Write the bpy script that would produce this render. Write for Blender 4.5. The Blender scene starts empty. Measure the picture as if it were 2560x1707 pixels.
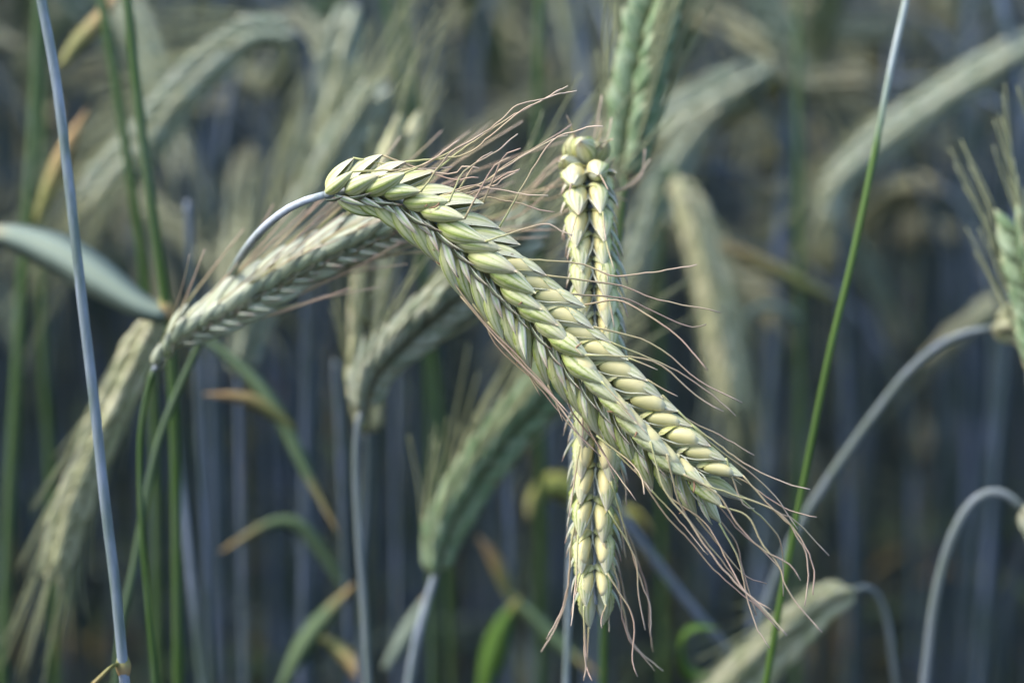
import bpy, math, random
import numpy as np
from mathutils import Matrix, Vector, Quaternion

random.seed(7)
rng = np.random.default_rng(11)
S = bpy.context.scene
COL = S.collection

# ------------------------------------------------------------------ camera
CAM_H, PITCH, FOCUS = 1.34, math.radians(11.5), 0.600
LENS, SENSOR = 55.0, 22.3
cd = bpy.data.cameras.new('camera')
cd.lens, cd.sensor_width, cd.sensor_fit = LENS, SENSOR, 'HORIZONTAL'
cd.clip_start, cd.clip_end = 0.02, 300.0
cd.dof.use_dof = True
cd.dof.focus_distance = FOCUS
cd.dof.aperture_fstop = 4.2
cam = bpy.data.objects.new('camera', cd)
COL.objects.link(cam)
cam.location = (0, 0, CAM_H)
cam.rotation_euler = (math.radians(90) - PITCH, 0, 0)
S.camera = cam

# ------------------------------------------------------------------ world, sun, exposure
SUN_EL, SUN_AZ = math.radians(50), math.radians(-96)      # azimuth from +Y, clockwise; light from the left
w = bpy.data.worlds.new('World'); S.world = w; w.use_nodes = True
nt = w.node_tree
sky = nt.nodes.new('ShaderNodeTexSky'); sky.sky_type = 'NISHITA'
sky.sun_disc = False
sky.sun_elevation, sky.sun_rotation = SUN_EL, SUN_AZ
sky.air_density, sky.dust_density, sky.ozone_density = 1.0, 2.0, 1.0
nt.links.new(sky.outputs[0], nt.nodes['Background'].inputs[0])
nt.nodes['Background'].inputs[1].default_value = 0.15
sl = bpy.data.lights.new('sun', 'SUN')
sl.energy, sl.angle, sl.color = 1.5, math.radians(28), (1.0, 0.935, 0.82)
sun = bpy.data.objects.new('sun', sl); COL.objects.link(sun)
sd = Vector((math.sin(SUN_AZ) * math.cos(SUN_EL), math.cos(SUN_AZ) * math.cos(SUN_EL), math.sin(SUN_EL)))
sun.rotation_euler = sd.to_track_quat('Z', 'Y').to_euler()
sun.location = (-2, -1, 4)
S.view_settings.view_transform = 'Standard'
S.view_settings.look = 'None'
S.view_settings.gamma = 1.0
S.view_settings.exposure = 1.75
S.view_settings.use_curve_mapping = False
S.cycles.use_denoising = True
S.cycles.max_bounces = 8
S.cycles.transparent_max_bounces = 4

# ------------------------------------------------------------------ pixel -> point (photo pixels, 2560 x 1707), depth along the view axis
C0 = np.array([0, 0, CAM_H])
FWD = np.array([0, math.cos(PITCH), -math.sin(PITCH)])
RGT = np.array([1.0, 0, 0])
UPV = np.array([0, math.sin(PITCH), math.cos(PITCH)])
KP = SENSOR / LENS / 2560.0
def at(px, py, d):
    return C0 + d * (FWD + RGT * (px - 1280) * KP - UPV * (py - 853.5) * KP)
def to_px(p):
    q = p - C0
    d = q @ FWD
    return np.array([1280 + (q @ RGT) / d / KP, 853.5 - (q @ UPV) / d / KP, d])

# ------------------------------------------------------------------ small maths
def unit(v):
    v = np.asarray(v, float)
    return v / (np.linalg.norm(v, axis=-1, keepdims=True) + 1e-12)
def spline(pts, n):
    """Catmull-Rom through pts, resampled evenly to n points."""
    p = np.asarray(pts, float)
    if len(p) == 2:
        t = np.linspace(0, 1, n)[:, None]
        return p[0] * (1 - t) + p[1] * t
    e = np.vstack([2 * p[0] - p[1], p, 2 * p[-1] - p[-2]])
    out = []
    for i in range(1, len(e) - 2):
        t = np.linspace(0, 1, 14, endpoint=False)[:, None]
        a, b, c, d = e[i - 1], e[i], e[i + 1], e[i + 2]
        out.append(0.5 * (2 * b + (c - a) * t + (2 * a - 5 * b + 4 * c - d) * t ** 2 + (3 * b - a - 3 * c + d) * t ** 3))
    out = np.vstack(out + [p[-1:]])
    s = np.r_[0, np.cumsum(np.linalg.norm(np.diff(out[:, :3], axis=0), axis=1))]
    q = np.linspace(0, s[-1], n)
    return np.stack([np.interp(q, s, out[:, k]) for k in range(out.shape[1])], 1)
def length(p):
    return float(np.sum(np.linalg.norm(np.diff(p[:, :3], axis=0), axis=1)))

# ------------------------------------------------------------------ mesh builders (numpy) : (verts, faces, uvs per vertex)
def frames(P, side=None):
    T = unit(np.gradient(P, axis=0))
    ref = np.array([0, 0, 1.0]) if abs(T[0][2]) < 0.8 else np.array([1.0, 0, 0])
    A = np.zeros_like(P)
    a = unit(np.cross(T[0], ref)) if side is None else unit(side - T[0] * (T[0] @ side))
    for i in range(len(P)):
        a = unit(a - T[i] * (T[i] @ a))
        A[i] = a
    return T, A, np.cross(T, A)
def grid_faces(nr, ns, closed=True):
    F = []
    for i in range(nr - 1):
        for j in range(ns if closed else ns - 1):
            k = (j + 1) % ns
            F.append((i * ns + j, i * ns + k, (i + 1) * ns + k, (i + 1) * ns + j))
    return F
def tube(P, R, ns=6, cap=True):
    P = np.asarray(P, float); n = len(P)
    R = np.broadcast_to(np.asarray(R, float), (n,))
    T, A, B = frames(P)
    th = np.arange(ns) * 2 * math.pi / ns
    V = P[:, None, :] + R[:, None, None] * (np.cos(th)[None, :, None] * A[:, None, :] + np.sin(th)[None, :, None] * B[:, None, :])
    V = V.reshape(-1, 3)
    F = grid_faces(n, ns)
    if cap:
        F.append(tuple(range(ns))[::-1]); F.append(tuple(range((n - 1) * ns, n * ns)))
    uv = np.stack([np.tile(th / (2 * math.pi), n), np.repeat(np.linspace(0, 1, n), ns)], 1)
    return V, F, uv
def blade(P, W, side, thick=0.00035, fold=0.18, twist=0.0):
    """a leaf: folded along its midrib, with real thickness; side = width direction at the base"""
    P = np.asarray(P, float); n = len(P)
    T, A, B = frames(P, np.asarray(side, float))
    if twist:
        an = np.linspace(0, twist, n)[:, None]
        A, B = A * np.cos(an) + B * np.sin(an), -A * np.sin(an) + B * np.cos(an)
    t = np.linspace(0, 1, n)
    wd = W * np.clip(np.minimum(0.45 + 1.6 * t, 1.0), 0, 1) * np.clip((1 - t) / 0.45, 0, 1) ** 0.7
    wd = np.maximum(wd, 0.0003)[:, None]
    L0 = P - A * wd * 0.5 + B * wd * fold; R0 = P + A * wd * 0.5 + B * wd * fold
    V = np.stack([L0, P - B * thick, R0, P + B * thick], 1).reshape(-1, 3)
    F = grid_faces(n, 4); F.append((3, 2, 1, 0)); F.append(tuple(range((n - 1) * 4, n * 4)))
    uv = np.stack([np.tile([0, 0.5, 1, 0.5], n), np.repeat(t, 4)], 1)
    return V, F, uv
def merge(parts):
    V, F, U, M, o = [], [], [], [], 0
    for k, (v, f, u) in enumerate(parts):
        V.append(v); U.append(u); F += [tuple(i + o for i in q) for q in f]; o += len(v)
    return np.vstack(V), F, np.vstack(U)
def make_mesh(name, vfu, mats, fmat=None, smooth=True):
    v, f, u = vfu
    me = bpy.data.meshes.new(name)
    me.from_pydata(np.asarray(v).tolist(), [], f)
    uvl = me.uv_layers.new(name='uv')
    li = np.zeros(len(me.loops), dtype=np.int32); me.loops.foreach_get('vertex_index', li)
    uvl.data.foreach_set('uv', np.asarray(u, dtype=np.float32)[li].ravel())
    for m in (mats if isinstance(mats, (list, tuple)) else [mats]): me.materials.append(m)
    if fmat is not None: me.polygons.foreach_set('material_index', np.asarray(fmat, dtype=np.int32))
    if smooth: me.polygons.foreach_set('use_smooth', [True] * len(me.polygons))
    me.update()
    return me
def obj(name, me, parent=None, mw=None):
    o = bpy.data.objects.new(name, me); COL.objects.link(o)
    if parent is not None: o.parent = parent
    if mw is not None: o.matrix_basis = mw
    return o
def tag(o, label, cat, group=None, kind=None):
    if label: o['label'] = label
    if cat: o['category'] = cat
    if group: o['group'] = group
    if kind: o['kind'] = kind
    return o

# ------------------------------------------------------------------ materials
class Nodes:
    def __init__(s, name):
        s.m = bpy.data.materials.new(name); s.m.use_nodes = True
        s.t = s.m.node_tree; s.b = s.t.nodes['Principled BSDF']; s.out = s.t.nodes['Material Output']
    def n(s, typ, **kw):
        q = s.t.nodes.new(typ)
        for k, v in kw.items():
            setattr(q, k, v)
        return q
    def l(s, a, b): s.t.links.new(a, b)
    def val(s, x, sock):
        if hasattr(x, 'is_output'): s.l(x, sock)
        else: sock.default_value = x
    def math(s, op, a, b=0.0, clamp=False):
        q = s.n('ShaderNodeMath', operation=op); q.use_clamp = clamp
        s.val(a, q.inputs[0]); s.val(b, q.inputs[1]); return q.outputs[0]
    def mix(s, f, a, b, blend='MIX'):
        q = s.n('ShaderNodeMix', data_type='RGBA', blend_type=blend)
        s.val(f, q.inputs[0])
        for x, i in ((a, 6), (b, 7)):
            if isinstance(x, tuple): x = (*x, 1.0)[:4]
            s.val(x, q.inputs[i])
        return q.outputs[2]
    def noise(s, scale, detail=3.0, vec=None, rough=0.55):
        q = s.n('ShaderNodeTexNoise'); q.inputs['Scale'].default_value = scale
        q.inputs['Detail'].default_value = detail; q.inputs['Roughness'].default_value = rough
        if vec is not None: s.l(vec, q.inputs['Vector'])
        return q.outputs['Fac']
    def ramp(s, f, stops):
        q = s.n('ShaderNodeValToRGB'); e = q.color_ramp.elements
        while len(e) < len(stops): e.new(0.5)
        for k, (p, c) in enumerate(stops):
            e[k].position = p; e[k].color = (*c, 1.0) if isinstance(c, tuple) else (c, c, c, 1.0)
        s.val(f, q.inputs[0]); return q.outputs[0]
    def uv(s):
        q = s.n('ShaderNodeUVMap'); q.uv_map = 'uv'
        r = s.n('ShaderNodeSeparateXYZ'); s.l(q.outputs[0], r.inputs[0])
        return q.outputs[0], r.outputs[0], r.outputs[1]
    def coord(s):
        return s.n('ShaderNodeTexCoord').outputs['Object']
    def geo(s):
        return s.n('ShaderNodeNewGeometry').outputs['Position']
    def rnd(s):
        return s.n('ShaderNodeObjectInfo').outputs['Random']
    def isl(s):
        return s.n('ShaderNodeNewGeometry').outputs['Random Per Island']
    def finish(s, col, rough=0.55, spec=0.3, trans=0.0, tcol=None, bump=None, bstr=0.2, bdist=0.0002):
        s.val(col if not isinstance(col, tuple) else (*col, 1.0), s.b.inputs['Base Color'])
        s.val(rough, s.b.inputs['Roughness']); s.b.inputs['Specular IOR Level'].default_value = spec
        if bump is not None:
            q = s.n('ShaderNodeBump'); q.inputs['Strength'].default_value = bstr; q.inputs['Distance'].default_value = bdist
            s.l(bump, q.inputs['Height']); s.l(q.outputs[0], s.b.inputs['Normal'])
        if trans > 0:
            t = s.n('ShaderNodeBsdfTranslucent'); s.val(tcol if tcol is not None else col, t.inputs[0])
            x = s.n('ShaderNodeMixShader'); x.inputs[0].default_value = trans
            s.l(s.b.outputs[0], x.inputs[1]); s.l(t.outputs[0], x.inputs[2]); s.l(x.outputs[0], s.out.inputs[0])
        return s.m

def mat_husk(name='husk', cool=0.0):
    s = Nodes(name); vec, u, v = s.uv(); oc = s.geo(); r = s.rnd()
    n1 = s.noise(260, 3, oc); n2 = s.noise(900, 2, oc); n3 = s.noise(120, 2, oc)
    pale = s.mix(n1, (0.70, 0.685, 0.51), (0.60, 0.595, 0.34))
    green = s.mix(n2, (0.19, 0.265, 0.055), (0.33, 0.375, 0.09))
    # nerves: several green lines running to the tip, strongest on the keel
    ph = s.math('MULTIPLY', s.math('SUBTRACT', u, 0.5), math.pi * 2 * 5.0)
    nv = s.math('POWER', s.math('ABSOLUTE', s.math('COSINE', ph)), 7.0)
    kd = s.math('ABSOLUTE', s.math('SUBTRACT', u, 0.5))
    keel = s.ramp(kd, [(0.0, 1.0), (0.035, 0.8), (0.07, 0.38), (0.16, 0.25), (0.34, 0.1)])
    yel = s.math('MULTIPLY', s.ramp(v, [(0.0, 0.6), (0.3, 0.9), (0.6, 0.4), (0.85, 0.0)]), s.ramp(n3, [(0.35, 0.15), (0.65, 0.9)]))
    c = s.mix(s.math('MULTIPLY', yel, 0.8), pale, (0.64, 0.595, 0.17))
    nerve = s.math('ADD', s.math('MULTIPLY', nv, 0.75), s.math('MULTIPLY', keel, 0.85))
    nerve = s.math('MULTIPLY', nerve, s.ramp(v, [(0.0, 0.5), (0.2, 0.95), (0.72, 0.9), (1.0, 0.35)]))
    nerve = s.math('MULTIPLY', nerve, s.math('ADD', 0.55, s.math('MULTIPLY', r, 0.6)), clamp=True)
    c = s.mix(nerve, c, green)
    c = s.mix(s.ramp(kd, [(0.33, 0.0), (0.42, 0.7)]), c, (0.66, 0.66, 0.56))
    pk = s.math('MULTIPLY', s.ramp(v, [(0.0, 0.22), (0.06, 0.0), (0.62, 0.0), (0.9, 0.5), (1.0, 0.85)]), s.ramp(n3, [(0.42, 0.1), (0.62, 1.0)]))
    c = s.mix(s.math('MULTIPLY', pk, 0.7), c, (0.46, 0.30, 0.24))
    br = s.ramp(s.noise(420, 2, oc), [(0.71, 0.0), (0.76, 0.55)])
    c = s.mix(br, c, (0.20, 0.12, 0.07))
    c = s.mix(s.math('MULTIPLY', s.ramp(s.noise(1500, 1, oc), [(0.6, 0.0), (0.75, 0.6)]), nerve), c, (0.12, 0.19, 0.055))
    if cool: c = s.mix(cool, c, (0.36, 0.41, 0.36))
    st = s.math('SINE', s.math('MULTIPLY', u, 160.0))
    return s.finish(c, 0.5, 0.35, 0.16, bump=s.math('ADD', s.math('MULTIPLY', st, 0.3), n2), bstr=0.35, bdist=0.0002)
def mat_grain():
    s = Nodes('grain'); vec, u, v = s.uv(); oc = s.geo(); r = s.rnd()
    c = s.mix(s.noise(330, 2, oc), (0.70, 0.60, 0.25), (0.66, 0.59, 0.34))
    c = s.mix(s.ramp(v, [(0.0, 0.75), (0.35, 0.2), (0.7, 0.0), (1.0, 0.0)]), c, (0.47, 0.47, 0.16))
    c = s.mix(s.ramp(v, [(0.8, 0.0), (0.97, 0.55)]), c, (0.72, 0.62, 0.46))
    c = s.mix(s.math('MULTIPLY', r, 0.35), c, (0.62, 0.56, 0.27))
    return s.finish(c, 0.42, 0.4, 0.1, bump=s.noise(700, 2, oc), bstr=0.25)
def mat_glume():
    s = Nodes('glume'); vec, u, v = s.uv(); oc = s.geo(); r = s.rnd()
    c = s.mix(s.ramp(s.math('ABSOLUTE', s.math('SUBTRACT', u, 0.5)), [(0.0, 0.9), (0.12, 0.6), (0.3, 0.0)]), (0.62, 0.63, 0.52), (0.20, 0.31, 0.11))
    c = s.mix(s.math('MULTIPLY', s.ramp(v, [(0.5, 0.0), (0.95, 0.9)]), s.ramp(s.noise(200, 2, oc), [(0.4, 0.15), (0.6, 1.0)])), c, (0.40, 0.24, 0.20))
    return s.finish(c, 0.55, 0.3, 0.2)
def mat_awn():
    s = Nodes('awn'); vec, u, v = s.uv(); oc = s.geo(); r = s.rnd()
    c = s.ramp(v, [(0.0, (0.35, 0.37, 0.16)), (0.22, (0.36, 0.33, 0.165)), (0.5, (0.40, 0.295, 0.20)), (1.0, (0.56, 0.44, 0.34))])
    c = s.mix(s.ramp(r, [(0.3, 0.0), (1.0, 0.7)]), c, (0.30, 0.19, 0.155))
    c = s.mix(s.ramp(s.noise(90, 2, oc), [(0.5, 0.0), (0.7, 0.6)]), c, (0.40, 0.37, 0.18))
    return s.finish(c, 0.6, 0.25)
def mat_stem(name, wax, grn, amt, fade=None, low=(0.06, 0.095, 0.045), vary=None):
    s = Nodes(name); vec, u, v = s.uv(); oc = s.geo(); r = s.rnd()
    mp = s.n('ShaderNodeMapping'); mp.inputs['Scale'].default_value = (1, 1, 0.08); s.l(oc, mp.inputs[0])
    n1 = s.noise(420, 3, mp.outputs[0]); n2 = s.noise(26, 3, oc)
    f = s.math('ADD', s.math('MULTIPLY', n1, 0.5), s.math('MULTIPLY', n2, 0.5))
    c = s.mix(s.ramp(f, [(amt - 0.11, 0.0), (amt + 0.11, 1.0)]), wax, grn)
    if vary: c = s.mix(s.ramp(s.math('FRACT', s.math('ADD', s.isl(), r)), [(0.25, 0.0), (0.6, 0.8), (1.0, 0.95)]), c, vary)
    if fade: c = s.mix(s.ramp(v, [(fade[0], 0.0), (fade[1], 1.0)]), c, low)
    return s.finish(c, 0.5, 0.35, bump=n1, bstr=0.25, bdist=0.0003)
def mat_leaf(name, a, b, dry, d0, d1):
    s = Nodes(name); vec, u, v = s.uv(); oc = s.geo(); r = s.isl()
    n = s.noise(60, 3, oc); ro = s.rnd()
    c = s.mix(n, a, b)
    mid = s.ramp(s.math('ABSOLUTE', s.math('SUBTRACT', u, 0.5)), [(0.0, 0.35), (0.06, 0.0)])
    c = s.mix(mid, c, (0.30, 0.36, 0.22))
    dv = s.math('ADD', v, s.math('MULTIPLY', s.math('SUBTRACT', s.math('ADD', n, r), 1.0), 0.55))
    c = s.mix(s.ramp(dv, [(d0, 0.0), (d1, 1.0)]), c, dry)
    return s.finish(c, 0.55, 0.3, 0.3)
def mat_farear(name, a, b, g):
    s = Nodes(name); vec, u, v = s.uv(); oc = s.geo(); r = s.isl(); ro = s.rnd()
    n = s.noise(210, 2, oc)
    c = s.mix(s.ramp(n, [(0.35, 0.0), (0.65, 1.0)]), a, b)
    c = s.mix(s.math('MULTIPLY', ro, 0.5), c, g)
    c = s.mix(s.ramp(v, [(0.0, 0.45), (0.4, 0.0), (0.75, 0.0), (1.0, 0.5)]), c, (0.42, 0.36, 0.22))
    return s.finish(c, 0.55, 0.3, 0.15)
M = dict(
    husk=mat_husk(), coolhusk=mat_husk('cool_husk', 0.55), grain=mat_grain(), glume=mat_glume(), awn=mat_awn(), scrap=Nodes('dry_anther').finish((0.23, 0.13, 0.075), 0.6, 0.2), softawn=Nodes('soft_awn').finish((0.22, 0.235, 0.13), 0.6, 0.2),
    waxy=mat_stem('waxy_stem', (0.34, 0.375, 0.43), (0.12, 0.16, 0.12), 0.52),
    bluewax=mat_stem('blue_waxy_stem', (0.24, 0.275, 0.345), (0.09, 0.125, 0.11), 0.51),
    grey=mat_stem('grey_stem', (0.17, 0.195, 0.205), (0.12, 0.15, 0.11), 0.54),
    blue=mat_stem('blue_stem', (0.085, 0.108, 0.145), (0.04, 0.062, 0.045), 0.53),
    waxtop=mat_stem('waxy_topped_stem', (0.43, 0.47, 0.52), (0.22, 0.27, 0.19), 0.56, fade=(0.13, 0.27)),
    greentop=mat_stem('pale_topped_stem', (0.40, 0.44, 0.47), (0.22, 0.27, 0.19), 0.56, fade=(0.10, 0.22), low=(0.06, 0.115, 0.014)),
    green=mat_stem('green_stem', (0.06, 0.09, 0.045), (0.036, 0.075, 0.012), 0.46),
    leaf=mat_leaf('leaf', (0.10, 0.165, 0.07), (0.17, 0.235, 0.13), (0.40, 0.29, 0.12), 0.7, 1.0),
    fresh=mat_leaf('fresh_leaf', (0.075, 0.175, 0.02), (0.13, 0.23, 0.04), (0.32, 0.28, 0.08), 0.9, 1.4),
    blueleaf=mat_leaf('blue_leaf', (0.25, 0.31, 0.24), (0.29, 0.35, 0.28), (0.40, 0.30, 0.14), 0.8, 1.15),
    lime=mat_leaf('lime_leaf', (0.36, 0.38, 0.08), (0.42, 0.42, 0.12), (0.45, 0.40, 0.16), 0.8, 1.3),
    dry=mat_leaf('dry_leaf', (0.20, 0.23, 0.08), (0.30, 0.27, 0.10), (0.42, 0.29, 0.14), 0.3, 0.8),
    ear=mat_farear('pale_ear', (0.36, 0.385, 0.30), (0.19, 0.24, 0.16), (0.32, 0.325, 0.22)),
    greenear=mat_farear('green_ear', (0.29, 0.36, 0.23), (0.11, 0.18, 0.085), (0.17, 0.24, 0.11)),
    yellowear=mat_farear('yellow_ear', (0.43, 0.42, 0.26), (0.29, 0.31, 0.15), (0.42, 0.39, 0.26)),
)
M.update(
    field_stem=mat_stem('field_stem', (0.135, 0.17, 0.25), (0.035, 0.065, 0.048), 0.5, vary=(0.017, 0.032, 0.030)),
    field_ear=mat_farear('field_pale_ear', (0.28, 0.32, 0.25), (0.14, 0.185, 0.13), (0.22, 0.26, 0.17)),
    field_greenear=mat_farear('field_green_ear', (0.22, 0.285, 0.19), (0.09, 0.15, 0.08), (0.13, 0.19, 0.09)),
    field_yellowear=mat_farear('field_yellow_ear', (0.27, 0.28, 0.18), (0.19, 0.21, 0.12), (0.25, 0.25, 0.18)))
def mat_soil():
    s = Nodes('soil'); oc = s.geo()
    c = s.mix(s.noise(9, 5, oc), (0.03, 0.026, 0.022), (0.06, 0.05, 0.042))
    return s.finish(c, 0.9, 0.1, bump=s.noise(60, 5, oc), bstr=0.8, bdist=0.02)

# ------------------------------------------------------------------ ground
gx = np.linspace(-1, 1, 81); gx = np.sign(gx) * np.abs(gx) ** 2.2 * 90
GX, GY = np.meshgrid(gx, gx + 2)
GZ = 0.012 * np.sin(GX * 9.1 + 1) * np.sin(GY * 7.3) * np.exp(-(GX ** 2 + GY ** 2) / 60) - 0.012
gv = np.stack([GX, GY, GZ], -1).reshape(-1, 3)
ground = obj('ground', make_mesh('ground', (gv, grid_faces(81, 81, False), gv[:, :2] * 0.01), mat_soil()))
ground['kind'] = 'structure'

# ------------------------------------------------------------------ floret shapes (unit length along z, keel along +x, rachis side +y)
def prof(z):
    q = (z ** 0.55) * (1 - z) ** 0.92
    return q / 0.4225
def husk_shape(phi0, phi1, seed, a=0.17, b=0.165, thick=0.83, nz=13, nphi=15, close=False):
    r = np.random.default_rng(seed)
    z = np.r_[0.004, np.linspace(0.05, 0.94, nz - 2), 0.996]
    ph = np.radians(np.linspace(phi0, phi1, nphi))
    Z, PH = np.meshgrid(z, ph, indexing='ij')
    if close:                                               # the margins meet at foot and tip, gape in the middle
        o = np.exp(-((Z - 0.40) / 0.21) ** 2); s01 = np.linspace(0, 1, nphi)[None, :]
        q0, q1 = math.radians(-138), math.radians(214)
        PH = (q0 + (ph[0] - q0) * o) * (1 - s01) + (q1 + (ph[-1] - q1) * o) * s01
    w = prof(Z)
    bend = 0.05 * np.sin(math.pi * Z) - 0.03 * Z ** 2 + r.normal(0, 0.008)
    # margins spread a little toward the tip
    k = 1 + 0.26 * np.exp(-(PH / 0.22) ** 2) + 0.05 * np.cos(PH * 5.0)
    def shell(sc):
        x = bend + a * w * np.cos(PH) * k * sc
        y = b * w * np.sin(PH) * sc * (1 + r.normal(0, 0.03)) + 0.02 * np.sin(Z * 3 + seed)
        return np.stack([x, y, Z], -1)
    Vo, Vi = shell(1.0), shell(thick)
    V = np.vstack([Vo.reshape(-1, 3), Vi.reshape(-1, 3)])
    n = nz * nphi
    F = grid_faces(nz, nphi, False)
    F = [f[::-1] for f in F] + [tuple(i + n for i in f) for f in F]
    for i in range(nz - 1):
        F.append((i * nphi, (i + 1) * nphi, n + (i + 1) * nphi, n + i * nphi))
        j = nphi - 1
        F.append((i * nphi + j, n + i * nphi + j, n + (i + 1) * nphi + j, (i + 1) * nphi + j))
    for j in range(nphi - 1):
        i = (nz - 1) * nphi
        F.append((i + j, i + j + 1, n + i + j + 1, n + i + j)); F.append((j, n + j, n + j + 1, j + 1))
    u = np.tile((PH / (2 * math.pi) + 0.5).reshape(-1), 2); v = np.tile(Z.reshape(-1), 2)
    return V, F, np.stack([u, v], 1)
def grain_shape(seed, nz=9, nph=10):
    r = np.random.default_rng(seed)
    z = np.linspace(0, 1, nz)
    w = np.sqrt(np.clip(1 - (2 * (z * 0.96 + 0.02) - 1) ** 2, 0, 1)) * (0.98 + 0.06 * z)
    w[-1] = w[-2] * 0.55
    ph = np.arange(nph) * 2 * math.pi / nph
    Z, PH = np.meshgrid(z, ph, indexing='ij')
    W = w[:, None]
    crease = 1 - 0.16 * np.exp(-((PH - math.pi * 1.28) / 0.35) ** 2)
    x = -0.004 + 0.120 * W * np.cos(PH) * crease + 0.04 * np.sin(math.pi * Z)
    y = -0.034 + 0.122 * W * np.sin(PH) * crease + r.normal(0, 0.004)
    V = np.stack([x, y, 0.14 + Z * 0.60], -1).reshape(-1, 3)
    F = [f[::-1] for f in grid_faces(nz, nph)]; F.append(tuple(range(nph))); F.append(tuple(range((nz - 1) * nph, nz * nph))[::-1])
    return V, F, np.stack([PH.reshape(-1) / (2 * math.pi), Z.reshape(-1)], 1)
def glume_shape(seed):
    r = np.random.default_rng(seed)
    z = np.linspace(0, 1, 8)
    P = np.stack([0.03 + 0.10 * np.sin(z * 2.6) - 0.03 * z, r.normal(0, 0.02) * z ** 2, z], 1)
    V, F, U = blade(P, 0.17, (0, 1, 0), thick=0.012, fold=-0.22)
    return V, F, U
def spindle_shape(seed, ns=5, nz=5):
    r = np.random.default_rng(seed)
    z = np.linspace(0.01, 0.99, nz); th = np.arange(ns) * 2 * math.pi / ns
    Z, TH = np.meshgrid(z, th, indexing='ij'); w = prof(Z)
    x = 0.05 * np.sin(math.pi * Z) + 0.215 * w * np.cos(TH); y = 0.20 * w * np.sin(TH)
    V = np.stack([x, y, Z], -1).reshape(-1, 3)
    F = [f for f in grid_faces(nz, ns)]; F.append(tuple(range(ns))[::-1]); F.append(tuple(range((nz - 1) * ns, nz * ns)))
    return V, F, np.stack([TH.reshape(-1) / (2 * math.pi), Z.reshape(-1)], 1)
HUSK_SHUT = [make_mesh('husk_shut', husk_shape(-150, 172, k), M['husk']) for k in range(4)]
HUSK_COOL = [make_mesh('husk_cool', husk_shape(-150, 172, 30 + k), M['coolhusk']) for k in range(4)]
HUSK_AJAR = [make_mesh('husk_ajar', husk_shape(-80, 200, 20 + k, close=True), M['husk']) for k in range(4)]
HUSK_OPEN = [make_mesh('husk_open', husk_shape(-48, 184, 10 + k, a=0.168, b=0.163, close=True), M['husk']) for k in range(4)]
GRAIN = [make_mesh('grain', grain_shape(k), M['grain']) for k in range(3)]
GLUME = [make_mesh('glume', glume_shape(k), M['glume']) for k in range(3)]
FLORET = {m: [make_mesh('floret', spindle_shape(k, 7, 7), M[m]) for k in range(2)] for m in ('ear', 'greenear', 'yellowear')}

# ------------------------------------------------------------------ the layout of one ear
def ear_layout(path, theta, n_side, L, side=1, taper=(0.72, 1.0, 0.78), spread=(0.42, 0.30), jitter=0.05, t0=0.0, to_cam=True, seed=0, vgrow=1.0, warp=0.84):
    """path: dense base->tip polyline; theta: roll of the spikelet rows against the view (degrees, base/mid/tip).
    Returns a list of florets (base, D axis, K keel, N, length, t, row sign, lateral sign)."""
    r = np.random.default_rng(seed)
    P = np.asarray(path, float); n = len(P)
    s = np.r_[0, np.cumsum(np.linalg.norm(np.diff(P, axis=0), axis=1))]; s /= s[-1]
    T = unit(np.gradient(P, axis=0))
    out = []
    tot = n_side * 2
    for i in range(tot):
        t = (i + 0.3) / tot; t = t0 + (1 - t0) * (warp * t + (0.985 - warp) * t * t)
        p = np.array([np.interp(t, s, P[:, k]) for k in range(3)])
        tv = unit(np.array([np.interp(t, s, T[:, k]) for k in range(3)]))
        cv = (C0 - p) if to_cam else np.array([0.2, -1.0, 0.3])
        cv = unit(cv - tv * (cv @ tv)); sv = np.cross(tv, cv) * side
        th = math.radians(np.interp(t, [0, 0.5, 1], theta))
        U = cv * math.sin(th) + sv * math.cos(th); V = cv * math.cos(th) - sv * math.sin(th)
        row = 1 if i % 2 == 0 else -1
        sc = np.interp(t, [0, 0.12, 0.25, 0.75, 1], [taper[0], (taper[0] + taper[1]) / 2 + 0.05, taper[1], taper[1], taper[2]])
        sp1 = spread[1] * np.interp(t, [0, 0.5, 0.8, 1], [1, 1, vgrow, vgrow])
        opening = np.interp(t, [0, 0.1, 0.9, 1.0], [0.9, 1.0, 0.9, 0.55])
        for lat in (1, -1):
            du = spread[0] * opening * (1 + r.normal(0, jitter * 1.6)); dv = sp1 * opening * (1 + r.normal(0, jitter * 2.2))
            D = unit(tv + row * U * du + lat * V * dv + r.normal(0, jitter * 0.35, 3))
            K = lat * V * 0.95 + row * U * 0.28; K = unit(K - D * (K @ D))
            N = np.cross(D, K)
            ys = 1.0 if N @ (-row * U) > 0 else -1.0
            base = p + row * U * 0.0009 + lat * V * 0.0009 + r.normal(0, 0.00018, 3)
            out.append(dict(p=base, D=D, K=K, N=N * ys, L=L * sc * (1 + r.normal(0, jitter)), t=t, row=row, lat=lat, T=tv, U=U * row, V=V * lat))
    return out
def fmat(f, B, sx=1.0, shift=0.0):
    L = f['L']
    m = np.eye(4)
    m[:3, 0] = f['K'] * L * sx; m[:3, 1] = f['N'] * L * sx; m[:3, 2] = f['D'] * L
    m[:3, 3] = f['p'] - B + f['D'] * shift
    return Matrix(m.tolist())
def loose_awn(f, ln, r, droop=0.10, kink=0.028, n=8, hug=0.42):
    tip = f['p'] + f['D'] * f['L'] * 0.97
    d = unit(f['D'] * (1 - hug) + f['T'] * hug + r.normal(0, 0.05, 3))
    pts = [tip]
    c = r.normal(0, kink, 3)
    for k in range(n - 1):
        d = unit(d + c * 0.55 + r.normal(0, kink * 0.45, 3) + np.array([0, 0, -droop * 0.12]))
        pts.append(pts[-1] + d * ln / (n - 1))
    return np.array(pts)
def awn_mesh(P, r0=0.00021, r1=0.00009, ns=5):
    n = len(P)
    return tube(P, np.linspace(r0, r1, n), ns)

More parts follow.
